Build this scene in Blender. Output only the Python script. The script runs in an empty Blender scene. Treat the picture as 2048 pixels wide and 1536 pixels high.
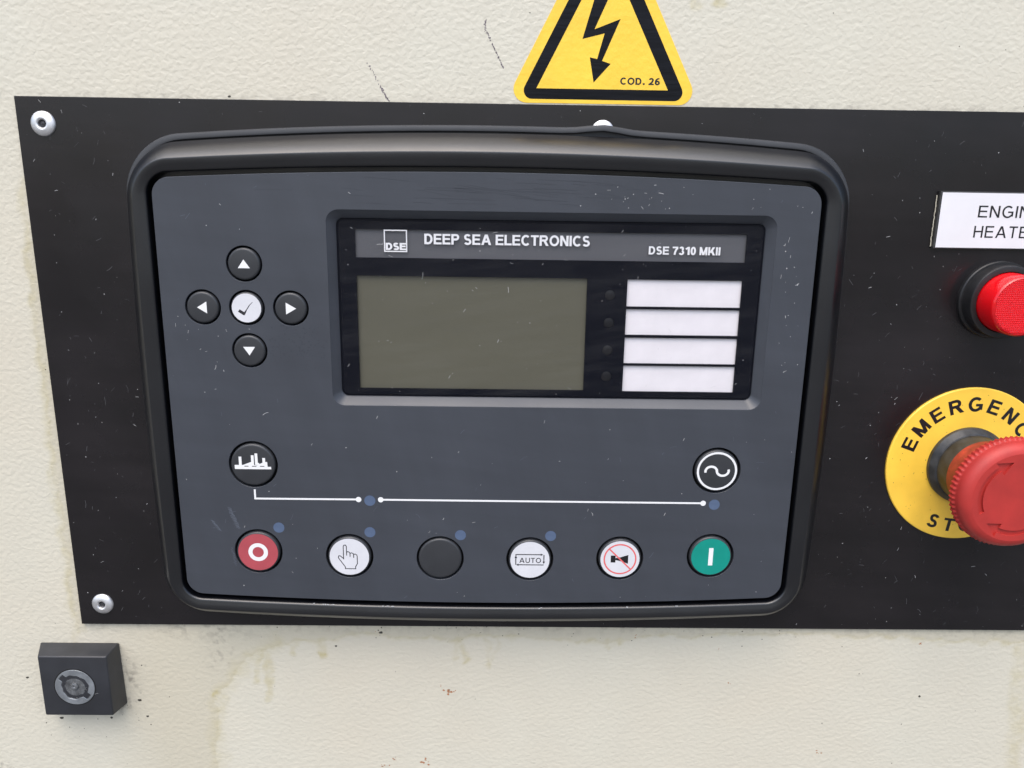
import bpy, bmesh, math, random
import numpy as np
from mathutils import Matrix, Vector

SC = bpy.context.scene
COL = SC.collection
MM = 0.001
PI = math.pi
# wall frame used below: x right, y up, h out of the control plate's front, all in millimetres
# (h = 0 plate front, h = -1.5 cabinet skin).  Blender: (x, -h, y) * MM
def W(x, y, h): return (x * MM, -h * MM, y * MM)

# ------------------------------------------------------------------ camera
cam_d = bpy.data.cameras.new('camera')
cam = bpy.data.objects.new('camera', cam_d); COL.objects.link(cam); SC.camera = cam
Rw = Matrix(((0.99981971, -0.01188957, -0.01480495),
             (0.01522172, 0.96796898, 0.25060797),
             (0.01135111, -0.25078815, 0.96797544)))
Cw = Matrix(((1, 0, 0), (0, 0, -1), (0, 1, 0)))
m4 = (Cw @ Rw).to_4x4(); m4.translation = Vector(W(4.322, 65.575, 278.24))
cam.matrix_world = m4
cam_d.sensor_width = 36; cam_d.lens = 1650 / 2048 * 36
cam_d.clip_start = 0.005; cam_d.clip_end = 300

# ------------------------------------------------------------------ sky and sun
SUN_EL, SUN_AZ = math.radians(64), math.radians(198)     # azimuth clockwise from +Y: behind the camera, a little to its left
wd = bpy.data.worlds.new('World'); SC.world = wd; wd.use_nodes = True
nt = wd.node_tree; nt.nodes.clear()
sky = nt.nodes.new('ShaderNodeTexSky'); sky.sky_type = 'NISHITA'; sky.sun_disc = False
sky.sun_elevation = SUN_EL; sky.sun_rotation = SUN_AZ
sky.air_density = 1.0; sky.dust_density = 3.5; sky.ozone_density = 1.0
bg = nt.nodes.new('ShaderNodeBackground'); bg.inputs[1].default_value = 0.15
wo = nt.nodes.new('ShaderNodeOutputWorld')
nt.links.new(sky.outputs[0], bg.inputs[0]); nt.links.new(bg.outputs[0], wo.inputs[0])
sd = bpy.data.lights.new('sun', 'SUN'); sd.energy = 1.5; sd.angle = math.radians(75); sd.color = (1, 0.99, 0.97)
so = bpy.data.objects.new('sun', sd); COL.objects.link(so)
sdir = Vector((math.sin(SUN_AZ) * math.cos(SUN_EL), math.cos(SUN_AZ) * math.cos(SUN_EL), math.sin(SUN_EL)))
so.rotation_euler = sdir.to_track_quat('Z', 'Y').to_euler()
SC.view_settings.view_transform = 'Standard'; SC.view_settings.look = 'None'
SC.view_settings.gamma = 1; SC.view_settings.exposure = 0.83

# ------------------------------------------------------------------ materials
def mat(name, col, rough=0.5, metal=0.0, spec=0.5, bump=None, mottle=None, rmottle=None, coat=0.0, stretch=(1, 1, 1), streak=()):
    """bump=(scale, distance_mm, detail)  mottle=(scale, amount)  rmottle=(scale, amount)"""
    m = bpy.data.materials.new(name); m.use_nodes = True
    n = m.node_tree.nodes; l = m.node_tree.links
    b = n['Principled BSDF']
    b.inputs['Base Color'].default_value = (*col, 1); b.inputs['Roughness'].default_value = rough
    b.inputs['Metallic'].default_value = metal; b.inputs['Specular IOR Level'].default_value = spec
    b.inputs['Coat Weight'].default_value = coat
    tc = n.new('ShaderNodeTexCoord'); mp = n.new('ShaderNodeMapping'); mp.inputs['Scale'].default_value = stretch
    l.new(tc.outputs['Object'], mp.inputs[0])
    def noise(s, d=3.0):
        t = n.new('ShaderNodeTexNoise'); t.inputs['Scale'].default_value = s; t.inputs['Detail'].default_value = d
        l.new(mp.outputs[0], t.inputs['Vector']); return t.outputs['Fac']
    def remap(o, lo, hi):
        r = n.new('ShaderNodeMapRange'); r.inputs[1].default_value = .3; r.inputs[2].default_value = .7
        r.inputs[3].default_value = lo; r.inputs[4].default_value = hi; l.new(o, r.inputs[0]); return r.outputs[0]
    fac = None
    for sc_, am_, st_, ro_ in streak:                        # wipe marks: (scale, amount, stretch, turn in the wall plane)
        mp2 = n.new('ShaderNodeMapping'); mp2.vector_type = 'TEXTURE'; mp2.inputs['Rotation'].default_value = (0, ro_, 0); mp2.inputs['Scale'].default_value = tuple(1 / q for q in st_)
        l.new(tc.outputs['Object'], mp2.inputs[0]); t = n.new('ShaderNodeTexNoise'); t.inputs['Scale'].default_value = sc_; t.inputs['Detail'].default_value = 6; t.inputs['Roughness'].default_value = .65
        l.new(mp2.outputs[0], t.inputs['Vector']); o_ = remap(t.outputs['Fac'], 1 - am_, 1 + am_)
        if fac is None: fac = o_
        else:
            q = n.new('ShaderNodeMath'); q.operation = 'MULTIPLY'; l.new(fac, q.inputs[0]); l.new(o_, q.inputs[1]); fac = q.outputs[0]
    if mottle:
        mx = n.new('ShaderNodeMix'); mx.data_type = 'RGBA'; mx.blend_type = 'MULTIPLY'; mx.inputs[0].default_value = 1
        mx.inputs[6].default_value = (*col, 1)
        mo = remap(noise(mottle[0], 5), 1 - mottle[1], 1 + mottle[1])
        if fac is not None:
            q = n.new('ShaderNodeMath'); q.operation = 'MULTIPLY'; l.new(fac, q.inputs[0]); l.new(mo, q.inputs[1]); mo = q.outputs[0]
        l.new(mo, mx.inputs[7]); l.new(mx.outputs[2], b.inputs['Base Color'])
    if rmottle:
        l.new(remap(noise(rmottle[0], 5), rough - rmottle[1], rough + rmottle[1]), b.inputs['Roughness'])
    if bump:
        bp = n.new('ShaderNodeBump'); bp.inputs['Strength'].default_value = 1; bp.inputs['Distance'].default_value = bump[1] * MM
        l.new(noise(bump[0], bump[2]), bp.inputs['Height']); l.new(bp.outputs[0], b.inputs['Normal'])
    return m

M = {}
M['plate'] = mat('black_anodised_plate', (.0098, .0082, .0092), .27, spec=.46, mottle=(22, .3), rmottle=(30, .06), streak=((120, .22, (.07, 1, 1), .05), (60, .16, (.3, 1, 1), .6)), bump=(900, .006, 3))
M['gasket'] = mat('grey_rubber', (.036, .038, .042), .5, bump=(700, .02, 3), mottle=(60, .15))
M['bezel'] = mat('black_grained_plastic', (.002, .0024, .004), .33, spec=.8, bump=(2000, .024, 2), rmottle=(40, .05))
M['face'] = mat('slate_soft_plastic', (.043, .048, .059), .40, mottle=(24, .06), rmottle=(35, .05), streak=((90, .09, (.12, 1, 1), .12), (70, .07, (1, 1, .10), -.28)), bump=(1100, .008, 3))
M['well'] = mat('black_void', (.003, .003, .003), .8)
M['lensblack'] = mat('gloss_black_print', (.0022, .003, .007), .2, spec=.2, rmottle=(60, .04))
M['lcd'] = mat('olive_lcd', (.098, .094, .066), .30, mottle=(20, .05), stretch=(1, 1, 3))
M['strip'] = mat('grey_print', (.085, .086, .093), .5, mottle=(30, .05))
M['white'] = mat('white_print', (.76, .76, .76), .5)
M['paper'] = mat('white_paper', (.75, .715, .722), .75, mottle=(180, .035))
M['btn'] = mat('dark_rubber_key', (.030, .032, .036), .36, mottle=(80, .12), bump=(900, .01, 3))
M['keysilver'] = mat('pale_key_print', (.62, .622, .65), .42, mottle=(160, .05))
M['keyred'] = mat('red_key_print', (.39, .065, .08), .42, mottle=(180, .08))
M['keygreen'] = mat('green_key_print', (.0, .245, .19), .40, mottle=(150, .07))
M['inkgrey'] = mat('grey_ink', (.014, .014, .018), .5)
M['inkblack'] = mat('black_ink', (.008, .008, .010), .4)
M['inkred'] = mat('red_ink', (.70, .13, .13), .5)
M['led'] = mat('blue_grey_window', (.080, .115, .190), .40, mottle=(300, .08))
M['ledoff'] = mat('unlit_lens', (.010, .010, .012), .3, spec=.3)
M['alu'] = mat('rivet_aluminium', (.78, .78, .79), .5, metal=1, bump=(500, .02, 3), rmottle=(400, .1))
M['mandrel'] = mat('shaded_mandrel_steel', (.06, .06, .065), .5, metal=.6)  # mandrel steel, darkened so its colour carries the shade of the rivet hole
M['labelwhite'] = mat('engraved_label_white', (.72, .71, .73), .40, mottle=(120, .03))
M['labelcore'] = mat('engraved_label_core', (.03, .03, .03), .45)
M['glue'] = mat('cream_adhesive', (.45, .42, .34), .7, mottle=(700, .4))
M['yellow'] = mat('safety_yellow', (.92, .58, .065), .36, mottle=(90, .09), bump=(420, .035, 2))
M['stickyellow'] = mat('sticker_yellow', (.88, .57, .05), .33, bump=(430, .13, 2), mottle=(70, .06))
M['stickblack'] = mat('sticker_black', (.006, .0065, .009), .32, spec=.15, bump=(430, .08, 2), mottle=(200, .5), stretch=(.2, 1, 2))
M['redcap'] = mat('red_button_plastic', (.40, .027, .022), .54, mottle=(130, .12), bump=(800, .02, 3))
M['redneck'] = mat('dirty_red_plastic', (.33, .035, .02), .5, mottle=(160, .45), streak=((200, .4, (.3, 1, 1), .5),))
M['collar'] = mat('grey_collar_plastic', (.028, .030, .033), .42, mottle=(300, .6))
M['lampring'] = mat('black_lamp_ring', (.013, .013, .014), .38, mottle=(200, .4))
M['lock'] = mat('black_lock_body', (.023, .0245, .029), .42, mottle=(110, .2), bump=(900, .02, 3))
M['zinc'] = mat('zinc_insert', (.27, .29, .31), .38, metal=.55, bump=(420, .12, 3), mottle=(250, .25))
M['glint'] = mat('bright_zinc_glint', (.75, .76, .78), .25, metal=1)  # bright metal for the glints painted into the key socket
M['zincdark'] = mat('dark_zinc', (.12, .125, .13), .25, metal=.3, bump=(500, .25, 3), mottle=(350, .6))  # darker zinc for the key socket and its pin
M['dust'] = mat('white_lint', (.48, .48, .48), .9)
M['dustfaint'] = mat('grey_lint', (.085, .085, .09), .9)
M['grime'] = mat('black_grime', (.05, .045, .035), .8)
M['scuff'] = mat('violet_black_scuff', (.13, .105, .13), .6)
M['rust'] = mat('rust_spot', (.37, .17, .08), .8)
M['ground'] = mat('ground_gravel', (.12, .117, .11), .9, mottle=(3, .2))

def lamp_mat():
    m = mat('red_lamp_lens', (.68, .004, .009), .16, spec=.6)
    n = m.node_tree.nodes; l = m.node_tree.links; b = n['Principled BSDF']
    b.inputs['Subsurface Weight'].default_value = .35; b.inputs['Subsurface Radius'].default_value = (.004, .0004, .0004); b.inputs['Subsurface Scale'].default_value = 1
    return m
M['lamp'] = lamp_mat()

def glass_mat():
    m = bpy.data.materials.new('clear_window'); m.use_nodes = True
    n = m.node_tree.nodes; l = m.node_tree.links; n.clear()
    o = n.new('ShaderNodeOutputMaterial'); mx = n.new('ShaderNodeMixShader'); t = n.new('ShaderNodeBsdfTransparent'); g = n.new('ShaderNodeBsdfGlossy')
    t.inputs[0].default_value = (.97, .97, .98, 1); g.inputs['Roughness'].default_value = .12
    f = n.new('ShaderNodeLayerWeight'); p = n.new('ShaderNodeMath'); p.operation = 'POWER'; p.inputs[1].default_value = 5; q = n.new('ShaderNodeMath'); q.operation = 'MULTIPLY_ADD'
    q.inputs[1].default_value = .8; q.inputs[2].default_value = .014; l.new(f.outputs['Facing'], p.inputs[0]); l.new(p.outputs[0], q.inputs[0])
    l.new(q.outputs[0], mx.inputs[0]); l.new(t.outputs[0], mx.inputs[1]); l.new(g.outputs[0], mx.inputs[2]); tc = n.new('ShaderNodeTexCoord'); mp = n.new('ShaderNodeMapping'); mp.vector_type = 'TEXTURE'; mp.inputs['Rotation'].default_value = (0, -.16, 0); mp.inputs['Scale'].default_value = (9, 1, 1)
    tn = n.new('ShaderNodeTexNoise'); tn.inputs['Scale'].default_value = 330; tn.inputs['Detail'].default_value = 5; l.new(tc.outputs['Object'], mp.inputs[0]); l.new(mp.outputs[0], tn.inputs['Vector'])
    rr = n.new('ShaderNodeMapRange'); rr.inputs[1].default_value = .42; rr.inputs[2].default_value = .75; rr.inputs[3].default_value = 0; rr.inputs[4].default_value = .018; l.new(tn.outputs['Fac'], rr.inputs[0])
    df = n.new('ShaderNodeBsdfDiffuse'); df.inputs[0].default_value = (.5, .5, .5, 1); m2 = n.new('ShaderNodeMixShader')
    l.new(rr.outputs[0], m2.inputs[0]); l.new(mx.outputs[0], m2.inputs[1]); l.new(df.outputs[0], m2.inputs[2]); l.new(m2.outputs[0], o.inputs[0])
    return m
M['glass'] = glass_mat()

def cabinet_mat():
    m = bpy.data.materials.new('cream_textured_paint'); m.use_nodes = True
    n = m.node_tree.nodes; l = m.node_tree.links; b = n['Principled BSDF']
    tc = n.new('ShaderNodeTexCoord')
    def nz(scale, det, st=(1, 1, 1), rot=0, dist=0.0):
        mp = n.new('ShaderNodeMapping'); mp.inputs['Scale'].default_value = st; mp.inputs['Rotation'].default_value = (0, rot, 0)
        l.new(tc.outputs['Object'], mp.inputs[0])
        t = n.new('ShaderNodeTexNoise'); t.inputs['Scale'].default_value = scale; t.inputs['Detail'].default_value = det
        t.inputs['Distortion'].default_value = dist; l.new(mp.outputs[0], t.inputs['Vector']); return t.outputs['Fac']
    def rng(o, a, bb, lo, hi):
        r = n.new('ShaderNodeMapRange'); r.inputs[1].default_value = a; r.inputs[2].default_value = bb; r.inputs[3].default_value = lo; r.inputs[4].default_value = hi
        l.new(o, r.inputs[0]); return r.outputs[0]
    def mixc(f, a, c, mode='MIX'):
        x = n.new('ShaderNodeMix'); x.data_type = 'RGBA'; x.blend_type = mode
        if isinstance(f, (int, float)): x.inputs[0].default_value = f
        else: l.new(f, x.inputs[0])
        for i, v in ((6, a), (7, c)):
            if isinstance(v, tuple): x.inputs[i].default_value = (*v, 1)
            else: l.new(v, x.inputs[i])
        return x.outputs[2]
    base = mixc(rng(nz(14, 3), .35, .65, 0, 1), (.600, .573, .475), (.595, .552, .448))
    base = mixc(rng(nz(60, 4), .3, .7, 0, .35), base, (.55, .52, .43))
    at = n.new('ShaderNodeAttribute'); at.attribute_name = 'stain'
    sp = n.new('ShaderNodeSeparateColor'); l.new(at.outputs['Color'], sp.inputs[0])
    br = rng(nz(260, 3), .38, .62, .35, 1.0)
    def mul(a, c):
        q = n.new('ShaderNodeMath'); q.operation = 'MULTIPLY'; l.new(a, q.inputs[0]); l.new(c, q.inputs[1]); return q.outputs[0]
    c = mixc(sp.outputs[2], base, (.49, .45, .34))
    c = mixc(mul(sp.outputs[0], br), c, (.43, .37, .17))
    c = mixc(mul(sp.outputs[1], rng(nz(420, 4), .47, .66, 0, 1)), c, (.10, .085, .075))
    l.new(c, b.inputs['Base Color'])
    b.inputs['Roughness'].default_value = .34
    # leathery paint: worm-like ridges about 2 mm apart
    mx = n.new('ShaderNodeMath'); mx.operation = 'ADD'
    r1 = rng(nz(640, .8, (.9, 1, 1.05), .4, .35), .30, .70, 0, 1)
    r2 = rng(nz(900, 1.0, (.8, 1, 1), -.3, .3), .3, .7, 0, .12)
    l.new(r1, mx.inputs[0]); l.new(r2, mx.inputs[1])
    bp = n.new('ShaderNodeBump'); bp.inputs['Strength'].default_value = 1; bp.inputs['Distance'].default_value = .074 * MM
    l.new(mx.outputs[0], bp.inputs['Height']); l.new(bp.outputs[0], b.inputs['Normal'])
    return m
M['cabinet'] = cabinet_mat()

# ------------------------------------------------------------------ object helpers
ORG = {}
def tag(o, label=None, cat=None, group=None, kind=None):
    for k, v in (('label', label), ('category', cat), ('group', group), ('kind', kind)):
        if v: o[k] = v
    return o
def place(o, at, parent):
    ORG[o.name] = at
    if parent is not None:
        o.parent = parent; p = ORG[parent.name]; at = tuple(a - b for a, b in zip(at, p))
    o.location = W(*at); COL.objects.link(o); return o
def thing(name, label, cat, at):
    o = bpy.data.objects.new(name, None); o.empty_display_size = .01
    place(o, at, None); return tag(o, label, cat)
def link_mesh(name, me, m, parent, at, smooth=None, label=None, kind=None):
    me.name = name
    if m: me.materials.append(M[m])
    if smooth:
        me.polygons.foreach_set('use_smooth', [True] * len(me.polygons)); me.set_sharp_from_angle(angle=math.radians(smooth))
    o = bpy.data.objects.new(name, me); place(o, at, parent); return tag(o, label, kind=kind)
def from_data(name, V, F, m, parent, at=(0, 0, 0), smooth=None, label=None, kind=None):
    """V in absolute wall mm; the mesh origin goes to `at`"""
    me = bpy.data.meshes.new(name)
    me.from_pydata([W(x - at[0], y - at[1], h - at[2]) for x, y, h in V], [], F)
    bm = bmesh.new(); bm.from_mesh(me); bmesh.ops.recalc_face_normals(bm, faces=bm.faces); bm.to_mesh(me); bm.free()
    return link_mesh(name, me, m, parent, at, smooth, label, kind)
def dup(o, at, parent=None, label=None):
    c = o.copy(); place(c, at, parent if parent is not None else o.parent)
    for ch in list(o.children):
        d = ch.copy(); d.parent = c; COL.objects.link(d)
    if label: c['label'] = label
    return c

# ---- 2D shapes
def circ(cx, cy, r, n=48, a0=0.0): return [(cx + r * math.cos(a0 + 2 * PI * i / n), cy + r * math.sin(a0 + 2 * PI * i / n)) for i in range(n)]
def rrect(x0, y0, x1, y1, r, n=6):
    P = []
    for cx, cy, a in ((x1 - r, y1 - r, 0), (x0 + r, y1 - r, PI / 2), (x0 + r, y0 + r, PI), (x1 - r, y0 + r, 1.5 * PI)):
        for i in range(n + 1):
            t = a + PI / 2 * i / n; P.append((cx + r * math.cos(t), cy + r * math.sin(t)))
    return P
def rpoly(pts, r, n=6):
    """polygon with rounded corners"""
    out = []; k = len(pts)
    for i in range(k):
        p, a, b = Vector(pts[i]), Vector(pts[i - 1]), Vector(pts[(i + 1) % k])
        u, v = (a - p).normalized(), (b - p).normalized(); th = u.angle(v); d = r / math.tan(th / 2)
        c = p + (u + v).normalized() * (r / math.sin(th / 2)); s, e = p + u * d - c, p + v * d - c
        a0 = math.atan2(s.y, s.x); da = math.atan2(e.y, e.x) - a0
        while da > PI: da -= 2 * PI
        while da < -PI: da += 2 * PI
        out += [(c.x + r * math.cos(a0 + da * j / n), c.y + r * math.sin(a0 + da * j / n)) for j in range(n + 1)]
    return out
def bulged(x0, y0, x1, y1, r, bt, bb, bs, nc=14, ne=44):
    """rounded rectangle with bowed edges; always the same count of points, so two of them can be lofted"""
    P = []; corners = ((x1 - r, y1 - r, 0), (x0 + r, y1 - r, PI / 2), (x0 + r, y0 + r, PI), (x1 - r, y0 + r, 1.5 * PI))
    for k, (cx, cy, a) in enumerate(corners):
        for i in range(nc + 1):
            t = a + PI / 2 * i / nc; P.append((cx + r * math.cos(t), cy + r * math.sin(t)))
        nx, ny, na = corners[(k + 1) % 4]; s = P[-1]; e = (nx + r * math.cos(na), ny + r * math.sin(na))
        for i in range(1, ne): P.append((s[0] + (e[0] - s[0]) * i / ne, s[1] + (e[1] - s[1]) * i / ne))
    cx, cy, hw, hh = (x0 + x1) / 2, (y0 + y1) / 2, (x1 - x0) / 2, (y1 - y0) / 2; Q = []
    for x, y in P:
        u, v = (x - cx) / hw, (y - cy) / hh
        y += (bt * max(v, 0) - bb * max(-v, 0)) * (1 - u * u); x += bs * u * (1 - v * v); Q.append((x, y))
    return Q
def loft(name, rings, m, parent, at, close_ring=False, cap_last=False, smooth=40, label=None):
    """rings: list of (points, h or list of h)"""
    V, F = [], []; n = len(rings[0][0])
    for pts, h in rings:
        for i, (x, y) in enumerate(pts): V.append((x, y, h[i] if isinstance(h, (list, tuple)) else h))
    for k in range(len(rings) - 1):
        for i in range(n):
            j = (i + 1) % n; F.append((k * n + i, k * n + j, (k + 1) * n + j, (k + 1) * n + i))
    if cap_last: F.append(tuple((len(rings) - 1) * n + i for i in range(n)))
    return from_data(name, V, F, m, parent, at, smooth, label)
def slab(name, polys, h0, h1, m, parent, at=None, bev=0.0, label=None, kind=None, smooth=None):
    """filled 2D shape with holes (even-odd) extruded from h0 to h1; h0 None: a flat print at h1"""
    if at is None: at = (polys[0][0][0], polys[0][0][1], h1) if parent is None else (*np.mean(np.array(polys[0]), axis=0).tolist(), h1)
    cu = bpy.data.curves.new('c', 'CURVE'); cu.dimensions = '2D'; cu.fill_mode = 'BOTH'
    for p in polys:
        s = cu.splines.new('POLY'); s.points.add(len(p) - 1); s.use_cyclic_u = True
        for q, (x, y) in zip(s.points, p): q.co = ((x - at[0]), (y - at[1]), 0, 1)
    if h0 is not None:
        cu.extrude = (h1 - h0) / 2 - bev
        if bev: cu.bevel_depth = bev; cu.bevel_resolution = 2; cu.offset = -bev
    else: cu.fill_mode = 'BOTH'
    t = bpy.data.objects.new('t', cu); me0 = t.to_mesh(); V = [tuple(v.co) for v in me0.vertices]; F = [tuple(p.vertices) for p in me0.polygons]
    t.to_mesh_clear(); bpy.data.objects.remove(t); bpy.data.curves.remove(cu)
    mid = ((h0 + h1) / 2 if h0 is not None else h1) - at[2]
    me = bpy.data.meshes.new(name); me.from_pydata([W(x, y, z + mid) for x, y, z in V], [], F)
    bm = bmesh.new(); bm.from_mesh(me); bmesh.ops.remove_doubles(bm, verts=bm.verts, dist=1e-7)
    if h0 is not None: bmesh.ops.recalc_face_normals(bm, faces=bm.faces)
    else:
        for f in bm.faces:
            if f.normal.y > 0: f.normal_flip()
    bm.to_mesh(me); bm.free()
    return link_mesh(name, me, m, parent, at, smooth, label, kind)
def lathe(name, prof, m, parent, at, n=64, smooth=35, label=None, rmod=None):
    """prof: (radius, height above at)"""
    V, F = [], []; idx = []
    for r, h in prof:
        if r < 1e-6: idx.append([len(V)]); V.append((at[0], at[1], at[2] + h))
        else:
            idx.append(list(range(len(V), len(V) + n)))
            for i in range(n):
                a = 2 * PI * i / n; rr = r + (rmod(a, r, h) if rmod else 0); V.append((at[0] + rr * math.cos(a), at[1] + rr * math.sin(a), at[2] + h))
    for A, B in zip(idx, idx[1:]):
        for i in range(n):
            j = (i + 1) % n
            if len(A) == 1: F.append((A[0], B[i], B[j]))
            elif len(B) == 1: F.append((A[i], A[j], B[0]))
            else: F.append((A[i], A[j], B[j], B[i]))
    return from_data(name, V, F, m, parent, at, smooth, label)
def strip_poly(path, w, closed=False):
    """list of quads that follow a centre line, mitred"""
    n = len(path); L, R = [], []
    for i, p in enumerate(path):
        p = Vector(p)
        a = Vector(path[i - 1]) if (i or closed) else None; b = Vector(path[(i + 1) % n]) if (i < n - 1 or closed) else None
        d1 = (p - a).normalized() if a is not None else None; d2 = (b - p).normalized() if b is not None else None
        d1 = d1 or d2; d2 = d2 or d1; n1, n2 = Vector((-d1.y, d1.x)), Vector((-d2.y, d2.x))
        nn = (n1 + n2); nn = nn.normalized() if nn.length > 1e-6 else n1; k = w / 2 / max(.4, nn.dot(n1)); L.append(p + nn * k); R.append(p - nn * k)
    return [(tuple(L[i]), tuple(L[(i + 1) % n]), tuple(R[(i + 1) % n]), tuple(R[i])) for i in range(n if closed else n - 1)]
def flat(name, groups, h, m, parent, at=None, label=None, kind=None, step=.004):
    """printed shapes: groups of convex polygons; each group lies a hair above the one before it"""
    V, F = [], []
    for g, polys in enumerate(groups):
        for p in polys:
            if sum(p[i - 1][0] * p[i][1] - p[i][0] * p[i - 1][1] for i in range(len(p))) < 0: p = p[::-1]
            F.append(tuple(range(len(V), len(V) + len(p)))); V += [(x, y, h + step * (g % 4)) for x, y in p]
    if at is None: a = np.array(V); at = tuple(a.mean(axis=0).tolist())
    me = bpy.data.meshes.new(name); me.from_pydata([W(x - at[0], y - at[1], z - at[2]) for x, y, z in V], [], F)
    return link_mesh(name, me, m, parent, at, None, label, kind)
def arc(cx, cy, rx, ry, a0, a1, n=14): return [(cx + rx * math.cos(math.radians(a0 + (a1 - a0) * i / n)), cy + ry * math.sin(math.radians(a0 + (a1 - a0) * i / n))) for i in range(n + 1)]

# ---- lettering: grotesque capitals drawn as strokes, cap height 1, stroke w
def glyph(ch, w):
    h = w / 2; v = w * .86; hv = v / 2                       # v: weight of horizontals
    R = lambda x0, y0, x1, y1: [((x0, y0), (x1, y0), (x1, y1), (x0, y1))]
    D = lambda xb, xt, wx, y0=0.0, y1=1.0: [((xb, y0), (xb + wx, y0), (xt + wx, y1), (xt, y1))]
    S = lambda path: strip_poly(path, w * .94)
    if ch == ' ': return [], .24
    if ch == 'E': return [R(0, 0, w, 1), R(0, 0, .74, v), R(0, .5 - hv + .02, .69, .5 + hv + .02), R(0, 1 - v, .73, 1)], .74
    if ch == 'L': return [R(0, 0, w, 1), R(0, 0, .68, v)], .66
    if ch == 'H': return [R(0, 0, w, 1), R(.79 - w, 0, .79, 1), R(0, .5 - hv + .02, .79, .5 + hv + .02)], .79
    if ch == 'T': return [R(.37 - h, 0, .37 + h, 1), R(0, 1 - v, .74, 1)], .74
    if ch == 'I': return [R(0, 0, w, 1)], w
    if ch == 'N': return [R(0, 0, w, 1), R(.79 - w, 0, .79, 1), D(.79 - w * 1.08, 0, w * 1.08)], .79
    if ch == 'M': return [R(0, 0, w, 1), R(.95 - w, 0, .95, 1), D(.475 - w * .55, 0, w * 1.1), D(.475 - w * .55, .95 - w * 1.1, w * 1.1)], .95
    if ch == 'A': return [D(0, .47 - w * .62, w * 1.1), D(.94 - w * 1.1, .47 - w * .48, w * 1.1), R(.2, .24, .74, .24 + v)], .94
    if ch == 'Y': return [R(.44 - h, 0, .44 + h, .44), D(.44 - w * .55, 0, w * 1.15, .40, 1), D(.44 - w * .6, .88 - w * 1.15, w * 1.15, .40, 1)], .88
    if ch == 'K': return [R(0, 0, w, 1), D(w * .6, .82 - w * 1.3, w * 1.3, .30, 1), D(.86 - w * 1.25, .26, w * 1.25, 0, .62)], .84
    if ch == 'D': return [R(0, 0, w, 1), S([(w * .9, hv), (.36, hv)] + arc(.36, .5, .42 - h, .5 - hv, -90, 90, 18)[1:] + [(w * .9, 1 - hv)])], .79
    if ch == 'P': return [R(0, 0, w, 1), S([(w * .9, .40 + hv), (.44, .40 + hv)] + arc(.44, .70, .30 - h, .30 - hv, -90, 90, 14)[1:] + [(w * .9, 1 - hv)])], .74
    if ch == 'R': return [R(0, 0, w, 1), S([(w * .9, .42 + hv), (.48, .42 + hv)] + arc(.48, .71, .30 - h, .29 - hv, -90, 90, 14)[1:] + [(w * .9, 1 - hv)]), D(.86 - w * 1.2, .36, w * 1.2, 0, .44)], .84
    if ch == 'U': return [S([(h, 1), (h, .37)] + arc(.395, .37, .395 - h, .38 - hv, 180, 360, 18)[1:] + [(.79 - h, 1)])], .79
    if ch == 'C': return [S(arc(.44, .5, .44 - h, .515 - hv, 46, 316, 30))], .81
    if ch == 'G': return [S(arc(.46, .5, .46 - h, .515 - hv, 48, 325, 30)), R(.47, .5 - v + .04, .90, .54), R(.90 - w, .12, .90, .52)], .90
    if ch in 'O0':
        a = .46 if ch == 'O' else .30
        return [strip_poly(arc(a, .5, a - h, .515 - hv, 0, 360, 36)[:-1], w * .94, True)], 2 * a
    if ch == 'S': return [S(arc(.36, .745, .32 - h, .27 - hv, 25, 180, 14) + arc(.36, .745, .32 - h, .245, 180, 262, 7)[1:] + arc(.38, .265, .345 - h, .245, 82, 0, 7) + arc(.37, .265, .355 - h, .28 - hv, 0, -158, 14)[1:])], .73
    if ch == '7': return [R(0, 1 - v, .60, 1), S([(.56, 1 - v), (.40, .66), (.29, .34), (.24, 0)])], .60
    if ch == '1': return [R(.28, 0, .28 + w, 1), S([(.34, .93), (.22, .80), (.06, .71)])], .50
    if ch == '3': return [S(arc(.29, .745, .26 - h, .27 - hv, 165, -75, 16)), S(arc(.29, .28, .30 - h, .30 - hv, 80, -165, 18))], .59
    if ch == '2': return [S(arc(.30, .71, .29 - h, .305 - hv, 170, -25, 14) + [(.36, .34), (h * 1.2, v * .9)]), R(0, 0, .60, v)], .60
    if ch == '6': return [strip_poly(arc(.30, .31, .30 - h, .325 - hv, 0, 360, 26)[:-1], w * .9, True), S(arc(.42, .42, .42 - h, .595 - hv, 75, 178, 14))], .60
    if ch == '.': return [R(.04, 0, .04 + w * 1.15, w * 1.15)], .08 + w * 1.1
    return [], .4
def text_polys(txt, w, gap):
    G, x = [], 0.0
    for ch in txt:
        g, a = glyph(ch, w); q_ = 1.12 if ch.isdigit() else 1; a *= q_; G.append([[[(px * q_ + x, py) for px, py in p] for p in polys] for polys in g]); x += a + gap
    return G, x - gap
def lettering(name, txt, x0, x1, y, cap, h, m, parent, w=.2, gap=.14, slope=0.0, label=None):
    G, W0 = text_polys(txt, w, gap); k = (x1 - x0) / W0
    gr = [[[(x0 + px * k, y + py * cap + slope * px * k) for px, py in p] for p in polys] for g in G for polys in g]
    return flat(name, gr, h, m, parent, label=label)

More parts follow.
